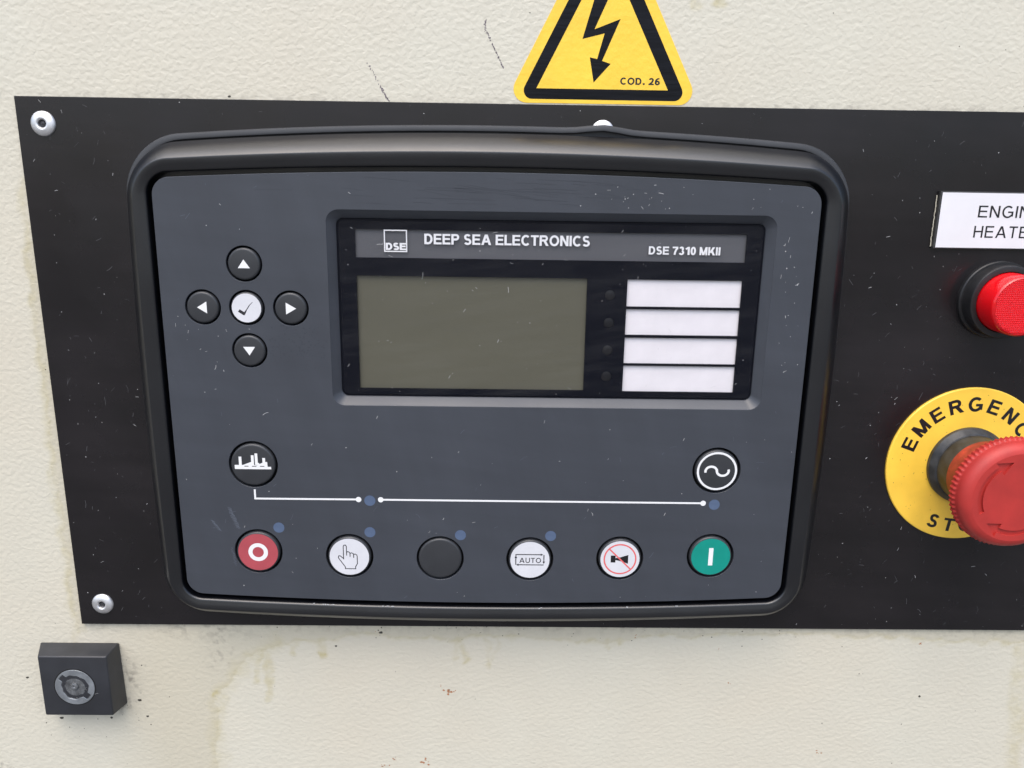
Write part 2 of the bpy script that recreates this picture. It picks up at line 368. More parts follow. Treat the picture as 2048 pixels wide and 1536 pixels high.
# ------------------------------------------------------------------ lint, scratches
rnd = random.Random(7)
def lint_polys(n, place_fn, lmin, lmax, wmin, wmax, speck=.5):
    G = []
    while len(G) < n:
        p = place_fn()
        if p is None: continue
        x, y = p
        if rnd.random() < speck:
            r = rnd.uniform(wmin, wmax) * .75; k = rnd.randint(5, 7)
            G.append([[(x + r * rnd.uniform(.6, 1.3) * math.cos(2 * PI * i / k), y + r * rnd.uniform(.6, 1.3) * math.sin(2 * PI * i / k)) for i in range(k)]])
        else:
            L = rnd.uniform(lmin, lmax) * rnd.random() ** .6; a = rnd.uniform(0, PI) if rnd.random() < .5 else rnd.gauss(1.05, .35); c = rnd.gauss(0, .35); P = [(x, y)]
            for i in range(4): a += c / 3; x += math.cos(a) * L / 4; y += math.sin(a) * L / 4; P.append((x, y))
            G.append(strip_poly(P, rnd.uniform(wmin, wmax) * .6))
    return G

# ================================================================== CABINET
def ground():
    n = 12; V = [(-30000 + 60000 * i / n, -1250, -3000 + 60000 * j / n - 1000) for j in range(n + 1) for i in range(n + 1)]
    F = [(j * (n + 1) + i, j * (n + 1) + i + 1, (j + 1) * (n + 1) + i + 1, (j + 1) * (n + 1) + i) for j in range(n) for i in range(n)]
    o = from_data('ground', V, F, 'ground', None, (0, -1250, 0)); tag(o, kind='structure')
ground()

def seg_dist(X, Y, pts):
    d = np.full(X.shape, 1e9)
    for (ax, ay), (bx, by) in zip(pts, pts[1:]):
        vx, vy = bx - ax, by - ay; t = np.clip(((X - ax) * vx + (Y - ay) * vy) / (vx * vx + vy * vy + 1e-9), 0, 1)
        d = np.minimum(d, np.hypot(X - ax - t * vx, Y - ay - t * vy))
    return d
def vnoise(X, Y, s, seed):
    rs = np.random.RandomState(seed); T = rs.rand(64, 64); x, y = X / s, Y / s; i, j = np.floor(x).astype(int), np.floor(y).astype(int)
    fx, fy = x - i, y - j; fx, fy = fx * fx * (3 - 2 * fx), fy * fy * (3 - 2 * fy); g = lambda a, b: T[a % 64, b % 64]
    return (g(i, j) * (1 - fx) + g(i + 1, j) * fx) * (1 - fy) + (g(i, j + 1) * (1 - fx) + g(i + 1, j + 1) * fx) * fy
def cabinet():
    xs = np.concatenate([[-330, -330], np.arange(-225, 245, .6), [330, 330]]); ys = np.concatenate([[-270, -270], np.arange(-185, 140, .6), [220, 220]])
    X, Y = np.meshgrid(xs, ys); H = np.full(X.shape, -1.5); H[0] = H[-1] = -32; H[:, 0] = H[:, -1] = -32
    nx, ny = len(xs), len(ys)
    wx = X + (vnoise(X, Y, 5, 1) - .5) * 3 + (vnoise(X, Y, 1.6, 2) - .5) * 1.2; wy = Y + (vnoise(X, Y, 5, 3) - .5) * 3 + (vnoise(X, Y, 1.6, 4) - .5) * 1.2
    R = np.zeros(X.shape); G = np.zeros(X.shape); B = np.zeros(X.shape)
    def line(pts, w, a, soft=.6, tgt=R):
        d = seg_dist(wx, wy, pts); np.maximum(tgt, a * np.clip((w + soft - d) / soft / 2 + .0, 0, 1), out=tgt)
    tide = [(-80, -110.2), (-74, -110.6), (-72.3, -108.7), (-62.8, -109.4), (-51.4, -106.4), (-40, -106.7), (-28.6, -107.4), (-19, -107.2), (-12.5, -106.9), (-2, -106.6), (15, -106.5), (34, -107.4), (46.6, -108.1), (60.8, -106.3), (81.8, -105.3), (120, -104.9), (149, -104.7), (170.5, -107.3), (188, -107), (230, -106)]
    yt = np.interp(wx, [p[0] for p in tide], [p[1] for p in tide])
    B[:] = np.maximum(B, .55 * ((wy > yt) & (wx > -80) & (wy < -95)).astype(float))
    line(tide, .5, .42)
    for p, w, a in ((((-72.3, -108), (-72.9, -115)), 1.0, .4), (((-62.4, -108), (-62.5, -114.6)), 1.0, .4), (((-82.6, -113), (-83.9, -133.5)), 1.7, .42), (((-86, -113), (-88.6, -126)), 1.4, .4),
                    (((-10.6, -106), (-11.5, -114.6)), .7, .3), (((-8.7, -109), (-7.3, -117)), .9, .38), (((0, -107), (2.4, -118.6)), .6, .3), (((4.5, -107), (3, -118)), .5, .25), (((46.6, -107), (46.9, -109.8)), .9, .5), (((52, -107), (52.4, -108.2)), .7, .5)):
        line(p, w, a)
    for x, y, r, a in ((-72.9, -115.2, 1.4, .8), (-62.5, -114.6, 1.7, .85), (-88.4, -126, 1.2, .6), (-11.5, -114.5, 1.0, .5), (-7.4, -116.8, 1.2, .6), (2.4, -118.6, 1.1, .6), (46.9, -109.7, 1.2, .6), (-104, -132.5, 1.6, .8), (52, -107.8, .9, .6), (65.3, 116.3, 2.2, .35), (71.5, 117.8, 2.2, .6)):
        d = np.hypot((wx - x), (wy - y) * 1.1); np.maximum(R, a * np.clip((r + .4 - d) / .8, 0, 1), out=R)
    # the big run down the left: stained paint whose right-hand edge dried yellow
    edge = [(-79, -110), (-88, -114), (-93.8, -119), (-99, -128.8), (-103.3, -133), (-104.6, -146), (-104.8, -200)]
    line(edge, 2.4, .36, 2.2); line(edge, .7, .34)
    xe = np.interp(-wy, [-p[1] for p in edge], [p[0] for p in edge])
    B[:] = np.maximum(B, np.where((wx < xe) & (wx > -150) & (wy < -100), .55 * np.clip((wx + 150) / 25, 0, 1), 0))
    lft = [(-153, 60), (-154.6, 3), (-155, -24), (-155.5, -52), (-155.2, -78), (-155, -98), (-155, -107)]
    line(lft, 1.3, .34, 1.0); line(lft[3:], .6, .3)
    B[:] = np.maximum(B, np.where((wx > -155) & (wx < -150) & (wy < 40) & (wy > -106), .5, 0))
    line([(207, -110), (208.7, -132), (213, -170)], 3.2, .30, 1.5)
    line([(64, 125), (65.5, 116)], 1.2, .3)
    # pen marks and grime
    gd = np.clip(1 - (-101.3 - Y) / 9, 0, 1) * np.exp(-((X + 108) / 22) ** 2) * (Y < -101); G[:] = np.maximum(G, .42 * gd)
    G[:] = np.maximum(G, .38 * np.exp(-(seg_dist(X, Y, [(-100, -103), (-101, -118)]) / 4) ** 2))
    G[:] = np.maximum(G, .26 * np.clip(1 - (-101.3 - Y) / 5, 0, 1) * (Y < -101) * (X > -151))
    G[:] = np.maximum(G, .5 * np.exp(-(seg_dist(X, Y, [(-168, -137.5), (-140, -137.5)]) / 3.5) ** 2)); G[:] = np.maximum(G, .55 * np.exp(-(seg_dist(X, Y, [(-137, -117), (-136, -136)]) / 3) ** 2))
    G[:] = np.maximum(G, .22 * np.exp(-((Y - 86.5) / 1.6) ** 2)); G[:] = np.maximum(G, .8 * np.clip(1 - np.hypot(X + 193, Y + 167.5) / 8, 0, 1) * 1.2)
    V = np.stack([X * MM, -H * MM, Y * MM], -1).reshape(-1, 3)
    ii = np.arange(nx * ny).reshape(ny, nx); F = np.stack([ii[:-1, :-1], ii[:-1, 1:], ii[1:, 1:], ii[1:, :-1]], -1).reshape(-1, 4)
    me = bpy.data.meshes.new('skin'); me.vertices.add(len(V)); me.vertices.foreach_set('co', V.ravel()); nf = len(F)
    me.loops.add(nf * 4); me.loops.foreach_set('vertex_index', F.ravel().astype(np.int32)); me.polygons.add(nf); me.polygons.foreach_set('loop_start', np.arange(0, nf * 4, 4, dtype=np.int32))
    me.polygons.foreach_set('loop_total', np.full(nf, 4, dtype=np.int32)); me.update(calc_edges=True)
    ca = me.color_attributes.new('stain', 'FLOAT_COLOR', 'POINT'); ca.data.foreach_set('color', np.clip(np.stack([R, G, B, np.ones(R.shape)], -1), 0, 1).ravel())
    root = thing('cabinet_panel', 'cream textured steel cabinet skin with yellow drip stains behind the black plate', 'cabinet panel', (0, -270, -1.5))
    link_mesh('skin', me, 'cabinet', root, (0, 0, 0))
    # specks of grime and rust stuck to the paint
    def anywhere():
        x, y = rnd.uniform(-195, 215), rnd.uniform(-168, 122)
        return None if (-152 < x and -102 < y < 88) else (x, y)
    def below():
        x = rnd.uniform(-80, 120); return (x, -102 - abs(rnd.gauss(0, 3.5)))
    def by_lock():
        a = rnd.random()
        if a < .5: return (-137 + rnd.gauss(2, 4), rnd.uniform(-146, -112))
        return (rnd.uniform(-172, -132), -138.5 - abs(rnd.gauss(0, 5)))
    G1 = lint_polys(48, anywhere, .3, .6, .10, .32, .85) + lint_polys(40, below, .3, .8, .12, .40, .85) + lint_polys(30, by_lock, .3, .7, .12, .40, .8)
    for x, y, r in ((-83.4, 87.1, .6), (-56.8, -110.7, .5), (-175.2, -125.2, .6), (-164.2, -143, .9), (-145, -142.7, .6), (-133.3, -134.8, .8), (169.8, -131, .6), (-131, -142, .6), (-39.6, -104.8, .8)):
        G1.append([[(x + r * rnd.uniform(.7, 1.2) * math.cos(i), y + r * rnd.uniform(.5, .9) * math.sin(i)) for i in np.arange(0, 6.2, .9)]])
    flat('grime_specks', G1, -1.47, 'grime', root, kind='stuff')
    G2 = []
    for x, y, r, k in ((167, -108, 1.0, 7), (95, -125.8, 1.0, 3), (132.9, -156.6, 1.2, 4), (57, -105.7, .8, 3), (-39.4, -163.7, 1.5, 4), (-35.4, -161, .9, 6), (-17.4, -127.5, .7, 2), (-13.5, -130, 1.6, 9), (-29.5, 91, .4, 2), (-28.2, 91.5, .5, 2), (89, -110.8, .5, 2), (-23, -162, 1.8, 7), (-41, -104.6, .8, 2)):
        for _ in range(k):
            cx, cy, rr = x + rnd.gauss(0, r * .6), y + rnd.gauss(0, r * .4), r * rnd.uniform(.12, .38)
            G2.append([[(cx + rr * rnd.uniform(.6, 1.2) * math.cos(i), cy + rr * rnd.uniform(.5, 1) * math.sin(i)) for i in np.arange(0, 6.2, .9)]])
    G3 = []                                                  # two scuffs left by something dark dragged across the paint: broken crumbs along a line
    for pts, n, w in (([(-1.7, 111.2), (-1.5, 108.3), (-.2, 105.9)], 38, .62), ([(-.4, 106.2), (.9, 103.7), (2.6, 100.4), (4.3, 97)], 66, .32), ([(-39, 98.2), (-36.9, 94.3), (-34.9, 90.8)], 22, .62), ([(-34.9, 90.8), (-33.4, 88.2)], 34, .7), ([(-33.4, 88.2), (-32.1, 86.3)], 26, .42)):
        P = np.array(pts); L = np.concatenate([[0], np.cumsum(np.hypot(*np.diff(P, axis=0).T))])
        for _ in range(n):
            t = rnd.uniform(0, L[-1]); cx, cy = np.interp(t, L, P[:, 0]) + rnd.gauss(0, w * .3), np.interp(t, L, P[:, 1]); rr = rnd.uniform(.06, .17)
            G3.append([[(cx + rr * rnd.uniform(.6, 1.2) * math.cos(i), cy + rr * rnd.uniform(.8, 2.4) * math.sin(i)) for i in np.arange(0, 6.2, .9)]])
    flat('scuff_crumbs', G3, -1.465, 'scuff', root, kind='stuff')
    flat('rust_spots', G2, -1.46, 'rust', root, kind='stuff')
cabinet()

# ================================================================== CONTROL PLATE
plate = thing('control_plate', 'black anodised control plate riveted across the cream cabinet', 'control plate', (-151, -101.2, -1.5))
slab('plate_sheet', [[(-151.05, -101.2), (300, -100.9), (300, 86.4), (-151.05, 86.1)]], -1.5, 0, 'plate', plate, bev=.12)
rv = lathe('rivet', [(3.95, .02), (3.93, .3), (3.6, .75), (2.9, 1.1), (2.1, 1.3), (1.75, 1.34), (1.45, 1.22), (1.3, .9), (1.25, .2)], 'alu', plate, (-142.7, 77.8, 0), 48, 50)
lathe('mandrel', [(1.26, .22), (.8, .22), (.7, .5), (.45, .62), (0, .65)], 'mandrel', rv, (-142.7, 77.8, 0), 16)
dup(rv, (-142.25, -92.65, 0)); dup(rv, (36.6, 78.0, -.55))
BZ = (0.4, -9.6)
def on_plate():
    x, y = rnd.uniform(-150, 208), rnd.uniform(-100, 85)
    if abs(x - .5) < 121 and -99 < y < 81: return None
    if x > 145 and 41 < y < 63: return None
    if math.hypot(x - 172, y + 34) < 30 or math.hypot(x - 173, y - 25) < 14.5: return None
    return (x, y)
flat('plate_lint', lint_polys(115, on_plate, .4, 1.9, .09, .24, .62), .03, 'dust', plate, kind='stuff')
flat('plate_scratches', lint_polys(260, on_plate, .6, 3.2, .08, .22, .3), .022, 'dustfaint', plate, kind='stuff')

# ================================================================== GENERATOR CONTROLLER
ctl = thing('generator_controller', 'slate grey controller with small screen and round keys in black bezel', 'control unit', (0.4, -98, 0))
O = lambda d: bulged(-117.3 + d, -93.6 + d * .9, 118.3 - d, 74.0 - d, 17.5 - d * .55, 5.5, 4.3, 1.9)     # gasket outline moved in by d
I = lambda d: bulged(-106.2 - d, -82.4 - d, 106.4 + d, 61.7 + d, 5.5 + d * .8, 3.2, 3.1, 0.25)            # face outline moved out by d
def bumped(P, k=1.2): return [(x, y + (k * math.exp(-((x - 36.6) / 7.0) ** 2) if y > 40 else 0)) for x, y in P]
def bh(P, h, k=1.5): return [h + (k * math.exp(-((x - 36.6) / 6.5) ** 2) if y > 60 else 0) for x, y in P]
g0 = [bumped(O(d)) for d in (0, .05, .35, 1.4, 1.85, 2.1, 2.15, 6)]
loft('gasket', [(p, bh(p, h, k)) for p, h, k in zip(g0, (.01, 1.0, 1.45, 1.75, 1.65, 1.3, .4, .4), (1.2, 1.3, 1.3, 1.3, 1.3, 1.3, 1.3, 0))], 'gasket', ctl, (.5, -9, 0), smooth=35)
# bezel: rings between the gasket line and the face opening, following a rolled section
oo = bulged(-116.2, -91.9, 117.2, 71.4, 16.4, 5.5, 4.3, 1.9); ii = I(1.45)   # the gasket shows widest along the top
def mixr(t): return [(a[0] + (b[0] - a[0]) * t, a[1] + (b[1] - a[1]) * t) for a, b in zip(oo, ii)]
prof = [(.0, .5), (.0, 3.4)]
hh, tt = 3.4, 0.0                                           # rolled shoulder: its tilt eases from 66 degrees to a flat land beside the lip
while tt < .60:
    hh += .02 * 11.8 * math.tan(math.radians(64 * (1 - (tt + .01) / .62) ** 1.15)); tt += .02; prof.append((tt, hh))
while tt < .93:                                             # and tips over towards the face
    tt += .03; hh -= .03 * 11.8 * math.tan(math.radians(11 * min(1, (tt - .60) / .2))); prof.append((tt, hh))
HL = hh; prof += [(.945, HL - .07), (.958, HL - .16), (.972, HL - .31), (.985, HL - .53), (.994, HL - .82), (1.0, HL - 1.3), (1.0, 4.2)]
prof = [(t, h if t < .05 else h + (10.75 - HL) * min(1, (t - .05) / .5)) for t, h in prof[:-1]] + [prof[-1]]; HL = 10.75
loft('bezel', [(mixr(t), h) for t, h in prof] + [(I(-3), 4.0)], 'bezel', ctl, (.5, -9, 0), smooth=50)
chips = []
for x in (-62, -57.5, -55.5, -46, -35.5, -34, 20, 51, 69):
    b = I(1.2); y = min((abs(px - x), py) for px, py in b if py < 0)[1] - .35
    for _ in range(3): cx, cy, rr = x + rnd.gauss(0, .5), y + rnd.gauss(0, .12), rnd.uniform(.1, .3); chips.append([[(cx + rr * 1.5 * rnd.uniform(.6, 1.2) * math.cos(i), cy + rr * rnd.uniform(.5, 1) * math.sin(i)) for i in np.arange(0, 6.2, .9)]])
flat('lip_dust', chips, HL + .05, 'dust', ctl, kind='stuff')
# face plate with holes for keys and window
KEYS = [(-80.1, -66.0), (-48.1, -67.5), (-16.1, -68.05), (15.75, -68.1), (47.75, -67.5), (80.0, -66.25)]
TOP = [(-79.95, -33.5), (79.75, -34.0)]
PAD = (-78.6, 20.8); PD = 14.3
HOLES = [(x, y, 8.35) for x, y in KEYS + TOP] + [(PAD[0] + dx, PAD[1] + dy, 5.8) for dx, dy in ((0, PD), (-PD, 0), (PD, 0), (0, -PD), (0, 0))]
WIN = rrect(-51.7, -11.9, 92.8, 52.65, 4.0, 8)
face = slab('face_panel', [I(0), WIN] + [circ(x, y, r, 56) for x, y, r in HOLES], 6.2, 10.0, 'face', ctl, at=(0, -10, 10), bev=.18)
slab('back_board', [I(-1)], 4.6, 6.1, 'well', ctl, at=(0, -10, 5.5))

# ---- keys
def key_body(name, x, y, r, parent, m, label=None, top=10.6):
    return lathe(name, [(r, 6.15), (r, top - .75), (r - .12, top - .32), (r - .42, top - .06), (r - .8, top), (0, top + .03)], m, parent, (x, y, 0), 64, 40, label)
T_ = 10.66
def icon(polys, parent, m, h=T_, name='icon', label=None): return flat(name, polys, h, m, parent, label=label)
def disc(parent, x, y, r, m, h=T_ - .012, n=56): return flat('key_print', [[circ(x, y, r, n)]], h, m, parent, at=(x, y, h))
tri = {'up': ((0, 1.45), (-1.95, -1.35), (1.95, -1.35)), 'down': ((0, -1.55), (-1.95, 1.35), (1.95, 1.35)), 'left': ((-1.75, 0), (1.4, 1.95), (1.4, -1.95)), 'right': ((1.85, 0), (-1.5, 1.95), (-1.5, -1.95))}
for d, (dx, dy) in {'up': (0, PD), 'left': (-PD, 0), 'right': (PD, 0), 'down': (0, -PD)}.items():
    x, y = PAD[0] + dx, PAD[1] + dy
    k = key_body('arrow_key', x, y, 5.2, ctl, 'btn', 'dark key with white arrow pointing ' + d, 10.45)
    icon([[[(x + a, y + b) for a, b in tri[d]]]], k, 'white', 10.51)
x, y = PAD
k = key_body('tick_key', x, y, 5.2, ctl, 'btn', 'white centre key with grey tick', 10.45); disc(k, x, y, 4.75, 'keysilver', 10.50)
icon([strip_poly([(x - 2.55, y - .85), (x - .75, y - 2.0)], 1.0), [[(x - 1.25, y - 1.9), (x - .75, y - 2.45), (x + .15, y - .6), (x - .2, y - .6)], [(x - .2, y - .6), (x + .15, y - .6), (x + 1.15, y + .95), (x + .95, y + 1.05)], [(x + .95, y + 1.05), (x + 1.15, y + .95), (x + 2.1, y + 1.9), (x + 2.05, y + 2.0)]]], k, 'inkgrey', 10.52)
# mains and generator keys
x, y = TOP[0]
k = key_body('load_key', x, y, 7.55, ctl, 'btn', 'dark key with white factory skyline', 10.5)
Rc = lambda a, b, c, d: [[(x + a, y + b), (x + c, y + b), (x + c, y + d), (x + a, y + d)]]
icon([Rc(-6.2, -1.5, 6.2, -.6), Rc(-6.2, -.7, 5.0, .0), Rc(-4.7, -.1, -3.75, 3.0), [[(x - 3.7, y - .1), (x - .4, y - .1), (x - .4, y + 1.15)]], Rc(-.5, -.1, .45, 3.55), Rc(.8, -.1, 1.75, 4.2), [[(x + 1.7, y - .1), (x + 3.4, y - .1), (x + 3.4, y + .9), (x + 2.2, y + .35), (x + 2.2, y + .8), (x + 1.7, y + .8)]], Rc(3.35, -.1, 4.3, 2.6), Rc(4.25, -.1, 4.95, 1.15)], k, 'white', 10.56)
icon([Rc(-2.9, -.55, -1.5, -.3), Rc(-.3, -.55, 1.2, -.3), Rc(2.4, -.55, 3.9, -.3)], k, 'inkgrey', 10.60, name='icon_window')
x, y = TOP[1]
k = key_body('generator_key', x, y, 7.55, ctl, 'btn', 'dark key with white wave in a ring', 10.5)
icon([strip_poly(circ(x, y, 6.6, 64), .72, True), strip_poly(arc(x - 2.0, y - .1, 2.0, 1.75, 195, 22, 12) + arc(x + 2.0, y + .1, 2.05, 1.75, 202, 378, 12), .82)], k, 'white', 10.56)
# bottom row
def cap_disc(k, x, y, m): return disc(k, x, y, 6.95, m)
x, y = KEYS[0]; k = key_body('stop_key', x, y, 7.55, ctl, 'btn', 'red key with white O'); cap_disc(k, x, y, 'keyred'); icon([strip_poly(arc(x, y, 2.7, 2.7, 0, 360, 40)[:-1], 1.45, True)], k, 'white')
x, y = KEYS[1]; k = key_body('manual_key', x, y, 7.55, ctl, 'btn', 'white key with pointing hand'); cap_disc(k, x, y, 'keysilver')
hand = [(-1.55, -4.6), (-1.55, -3.9), (-3.9, -.4), (-3.75, .35), (-3.2, .35), (-2.05, -.75), (-2.05, 4.0), (-1.75, 4.5), (-1.25, 4.5), (-.95, 4.0), (-.95, 1.75), (-.5, 2.0), (.0, 1.8), (.25, 1.35), (.8, 1.55), (1.3, 1.3), (1.5, .95), (2.1, 1.1), (2.6, .75), (2.75, .3), (2.75, -2.6), (2.1, -3.8), (2.1, -4.6)]
icon([strip_poly([(x + a, y + b) for a, b in hand], .30, True)] + [strip_poly([(x + a, y + b), (x + a, y + b - 1.3)], .30) for a, b in ((-.95, 1.8), (.25, 1.35), (1.5, .95))], k, 'inkgrey')
x, y = KEYS[2]; key_body('blank_key', x, y, 7.65, ctl, 'btn', 'plain dark key without print', 10.35)
x, y = KEYS[3]; k = key_body('auto_key', x, y, 7.55, ctl, 'btn', 'white key with the word AUTO in a looped arrow'); cap_disc(k, x, y, 'keysilver')
lettering('lettering', 'AUTO', x - 3.75, x + 3.95, y - 1.15, 1.95, T_, 'inkgrey', k, w=.16, gap=.16)
icon([strip_poly([(x - 5.0, y + .6), (x - 5.0, y + 2.05), (x + 4.0, y + 2.05)], .34), strip_poly([(x + 4.95, y + 2.0), (x + 4.95, y - .6)], .34), strip_poly([(x - 4.2, y - 1.9), (x + 4.9, y - 1.9)], .34), strip_poly([(x - 5.0, y - 1.9), (x - 5.0, y + .7)], .34),
      [[(x + 3.8, y + 1.6), (x + 4.7, y + 2.05), (x + 3.8, y + 2.5)], [(x + 4.45, y - .6), (x + 5.45, y - .6), (x + 4.95, y - 1.5)], [(x - 4.0, y - 1.45), (x - 4.9, y - 1.9), (x - 4.0, y - 2.35)], [(x - 5.5, y + .7), (x - 4.5, y + .7), (x - 5.0, y + 1.6)]]], k, 'inkgrey')
x, y = KEYS[4]; k = key_body('mute_key', x, y, 7.55, ctl, 'btn', 'white key with crossed out horn in red ring'); cap_disc(k, x, y, 'keysilver')
icon([[[(x - 3.3, y - 1.3), (x - 1.6, y - 1.3), (x - 1.6, y + 1.4), (x - 3.3, y + 1.4)], [(x - 1.6, y - .35), (x + .1, y - .75), (x + .1, y + .75), (x - 1.6, y + .35)], [(x + .1, y - .75), (x + 2.9, y - 1.75), (x + 2.9, y + 1.65), (x + .1, y + .75)]]], k, 'inkblack')
icon([strip_poly(circ(x, y, 5.6, 56), .52, True), strip_poly([(x - 3.95, y + 3.95), (x + 3.95, y - 3.95)], .52)], k, 'inkred', T_ + .02, 'prohibition_ring')
x, y = KEYS[5]; k = key_body('start_key', x, y, 7.55, ctl, 'btn', 'green key with white bar'); cap_disc(k, x, y, 'keygreen'); icon([[[(x - .78, y - 3.35), (x + .78, y - 3.35), (x + .78, y + 3.35), (x - .78, y + 3.35)]]], k, 'white')
# ---- printed line and status lights
icon([strip_poly([(-80.05, -42.6), (-80.05, -46.0), (-44.6, -46.0)], .66), [circ(-44.3, -46.0, .98, 20)], strip_poly([(-36.4, -46.0), (76, -46.15)], .66), [circ(-36.6, -46.0, .98, 20), circ(75.95, -46.15, .98, 20)]], face, 'white', 10.03, 'printed_line')
for x, y in ((-72.5, -56.85), (-40.7, -58.3), (-8.9, -59.1), (22.9, -59.1), (-40.4, -46.4), (79.9, -46.65)):
    flat('status_light', [[circ(x, y, 1.93, 28)]], 10.03, 'led', ctl, at=(x, y, 10.03))
# ---- window
win = loft('display_window', [(rrect(-51.72, -11.92, 92.82, 52.67, 4.0, 8), 9.80), (rrect(-49.3, -9.55, 90.3, 50.15, 2.4, 8), 7.5), (rrect(-49.1, -9.35, 90.1, 49.95, 2.3, 8), 7.2), (rrect(-49.1, -9.35, 90.1, 49.95, 2.3, 8), 6.15)], 'face', ctl, (20, 20, 7), smooth=20)
LROWS = ((31.4, 22.45), (21.56, 12.9), (11.95, 3.1), (2.3, -6.7))
XL, XR = 46.0, 83.85
BOX = lambda a, b, c, d: [(a, b), (c, b), (c, d), (a, d)]
slab('window_print', [rrect(-48.4, -8.7, 89.4, 49.2, 1.8, 6), BOX(-43.1, 37.4, 84.2, 46.5), BOX(-43, -6.55, 32.7, 31.5)] + [BOX(XL, b, XR, t) for t, b in LROWS] + [circ(40.4, y, 1.75, 28) for y in (26.1, 16.8, 7.5, -1.6)], 6.75, 7.25, 'lensblack', win, at=(20, 20, 7), label='gloss black printed surround')
slab('window_rim', [rrect(-48.95, -9.2, 89.95, 49.8, 2.2, 8), rrect(-48.4, -8.7, 89.4, 49.2, 1.8, 8)], 6.2, 7.05, 'lensblack', win, at=(20, 20, 7))
slab('lcd_screen', [BOX(-44, -7.5, 33.7, 32.5)], 5.75, 6.25, 'lcd', win, label='blank olive grey screen')
hd = slab('header_strip', [BOX(-44, 36.5, 85, 47.3)], 5.9, 6.45, 'strip', win)
lettering('brand_lettering', 'DEEP SEA ELECTRONICS', -20.7, 33.1, 41.98, 3.35, 7.30, 'white', win, w=.215, gap=.085)
lettering('model_lettering', 'DSE 7310 MKII', 52.4, 75.85, 39.70, 2.62, 7.30, 'white', win, w=.225, gap=.095)
lettering('logo_lettering', 'DSE', -33.25, -26.65, 39.95, 2.3, 7.30, 'white', win, w=.265, gap=.05)
flat('logo_frame', [strip_poly([(-33.6, 39.5), (-26.45, 39.5), (-26.45, 46.25), (-33.6, 46.25)], .38, True)], 7.30, 'white', win)
pl = slab('paper_label', [BOX(XL - .4, LROWS[0][1] - .35, XR + .4, LROWS[0][0] + .35)], 6.3, 6.5, 'paper', win, at=(65, 27, 6.4))
for t, b in LROWS[1:]: dup(pl, (65, (t + b) / 2 + .08, 6.4))
wl = lathe('warning_light', [(1.72, -.6), (1.72, -.05), (1.3, .06), (.7, .12), (0, .14)], 'ledoff', win, (40.4, 26.1, 7.0), 24)
for y in (16.8, 7.5, -1.6): dup(wl, (40.4, y, 7.0))
slab('cover_glass', [rrect(-48.35, -8.65, 89.35, 49.15, 1.75, 6)], None, 7.55, 'glass', win, at=(20, 20, 7))
def in_face():
    x, y = rnd.uniform(-105, 106), rnd.uniform(-84, 64)
    if -53 < x < 94.5 and -13.5 < y < 54: return None
    if y > 61 + 3 * (1 - (x / 106) ** 2) or y < -82 - 3 * (1 - (x / 106) ** 2): return None
    for a, b, r in HOLES:
        if math.hypot(x - a, y - b) < r + 1.2: return None
    if abs(x) > 99 and (y > 56 or y < -77): return None
    return (x, y)
def near(cx, cy, sx, sy):
    def f():
        for _ in range(50):
            x, y = rnd.gauss(cx, sx), rnd.gauss(cy, sy)
            if abs(x) < 105 and -83 < y < 62 and not (-53 < x < 94.5 and -13.5 < y < 54) and all(math.hypot(x - a, y - b) > r + .6 for a, b, r in HOLES): return (x, y)
        return None
    return f
def in_win(): return (rnd.uniform(-48, 89), rnd.uniform(-8.4, 48.8))
flat('face_lint', lint_polys(60, in_face, .6, 2.4, .09, .26, .55) + lint_polys(22, near(48, 57, 10, 2.5), .4, 1.5, .10, .26, .5) + lint_polys(26, near(99, 25, 3, 16), .6, 2, .1, .25, .5) + lint_polys(14, near(-92, 10, 6, 7), .6, 1.8, .1, .25, .5), 10.032, 'dust', face, kind='stuff')
marks = []                                                  # a rubbed fingerprint and two fainter ones by the red key
for cx, cy, wx_, hy, n, L, ang in ((-88.0, -53.3, 2.2, 7.5, 20, 2.4, -.42), (-94.3, -56.2, 2.0, 3.6, 11, 1.9, -.35), (-89.0, -68, .8, 6.5, 10, 1.3, -.5)):
    for i in range(n):
        t = i / (n - 1) - .5; x0, y0 = cx + t * wx_ * 1.2 + rnd.gauss(0, .12), cy - t * hy; b = L * rnd.uniform(.6, 1.0) * (1 - 1.1 * t * t) / 2
        marks.append(strip_poly([(x0 + u * b * math.cos(ang), y0 + u * b * math.sin(ang) - .15 * u * u) for u in (-1, -.4, .2, 1)], rnd.uniform(.10, .17)))
def grease():
    x, y = rnd.uniform(-72, -53.5), rnd.gauss(8.5, 3.2) + .25 * rnd.uniform(-6, 6)
    return (x, y) if all(math.hypot(x - a, y - b) > r + .5 for a, b, r in HOLES) else None
M['grease'] = mat('dark_residue', (.036, .040, .050), .40)
GR = lint_polys(150, grease, .4, 1.3, .15, .5, .75)
for _ in range(46):                                         # fine wipe lines across the top
    x, y = rnd.gauss(5, 24), rnd.uniform(54.5, 63); L = rnd.uniform(2, 9); sl = rnd.gauss(-.06, .05)
    GR.append(strip_poly([(x - L, y - sl * L), (x, y + .1), (x + L, y + sl * L)], rnd.uniform(.06, .13)))
flat('grease_marks', GR, 10.02, 'grease', face, kind='stuff')
M['mark'] = mat('pale_scuff', (.105, .12, .15), .6)
flat('scuff_marks', marks + lint_polys(45, in_face, 1, 4, .08, .2, .15), 10.026, 'mark', face, kind='stuff')
flat('glass_lint', lint_polys(85, in_win, .5, 2.6, .08, .20, .5), 7.58, 'dust', win, kind='stuff')

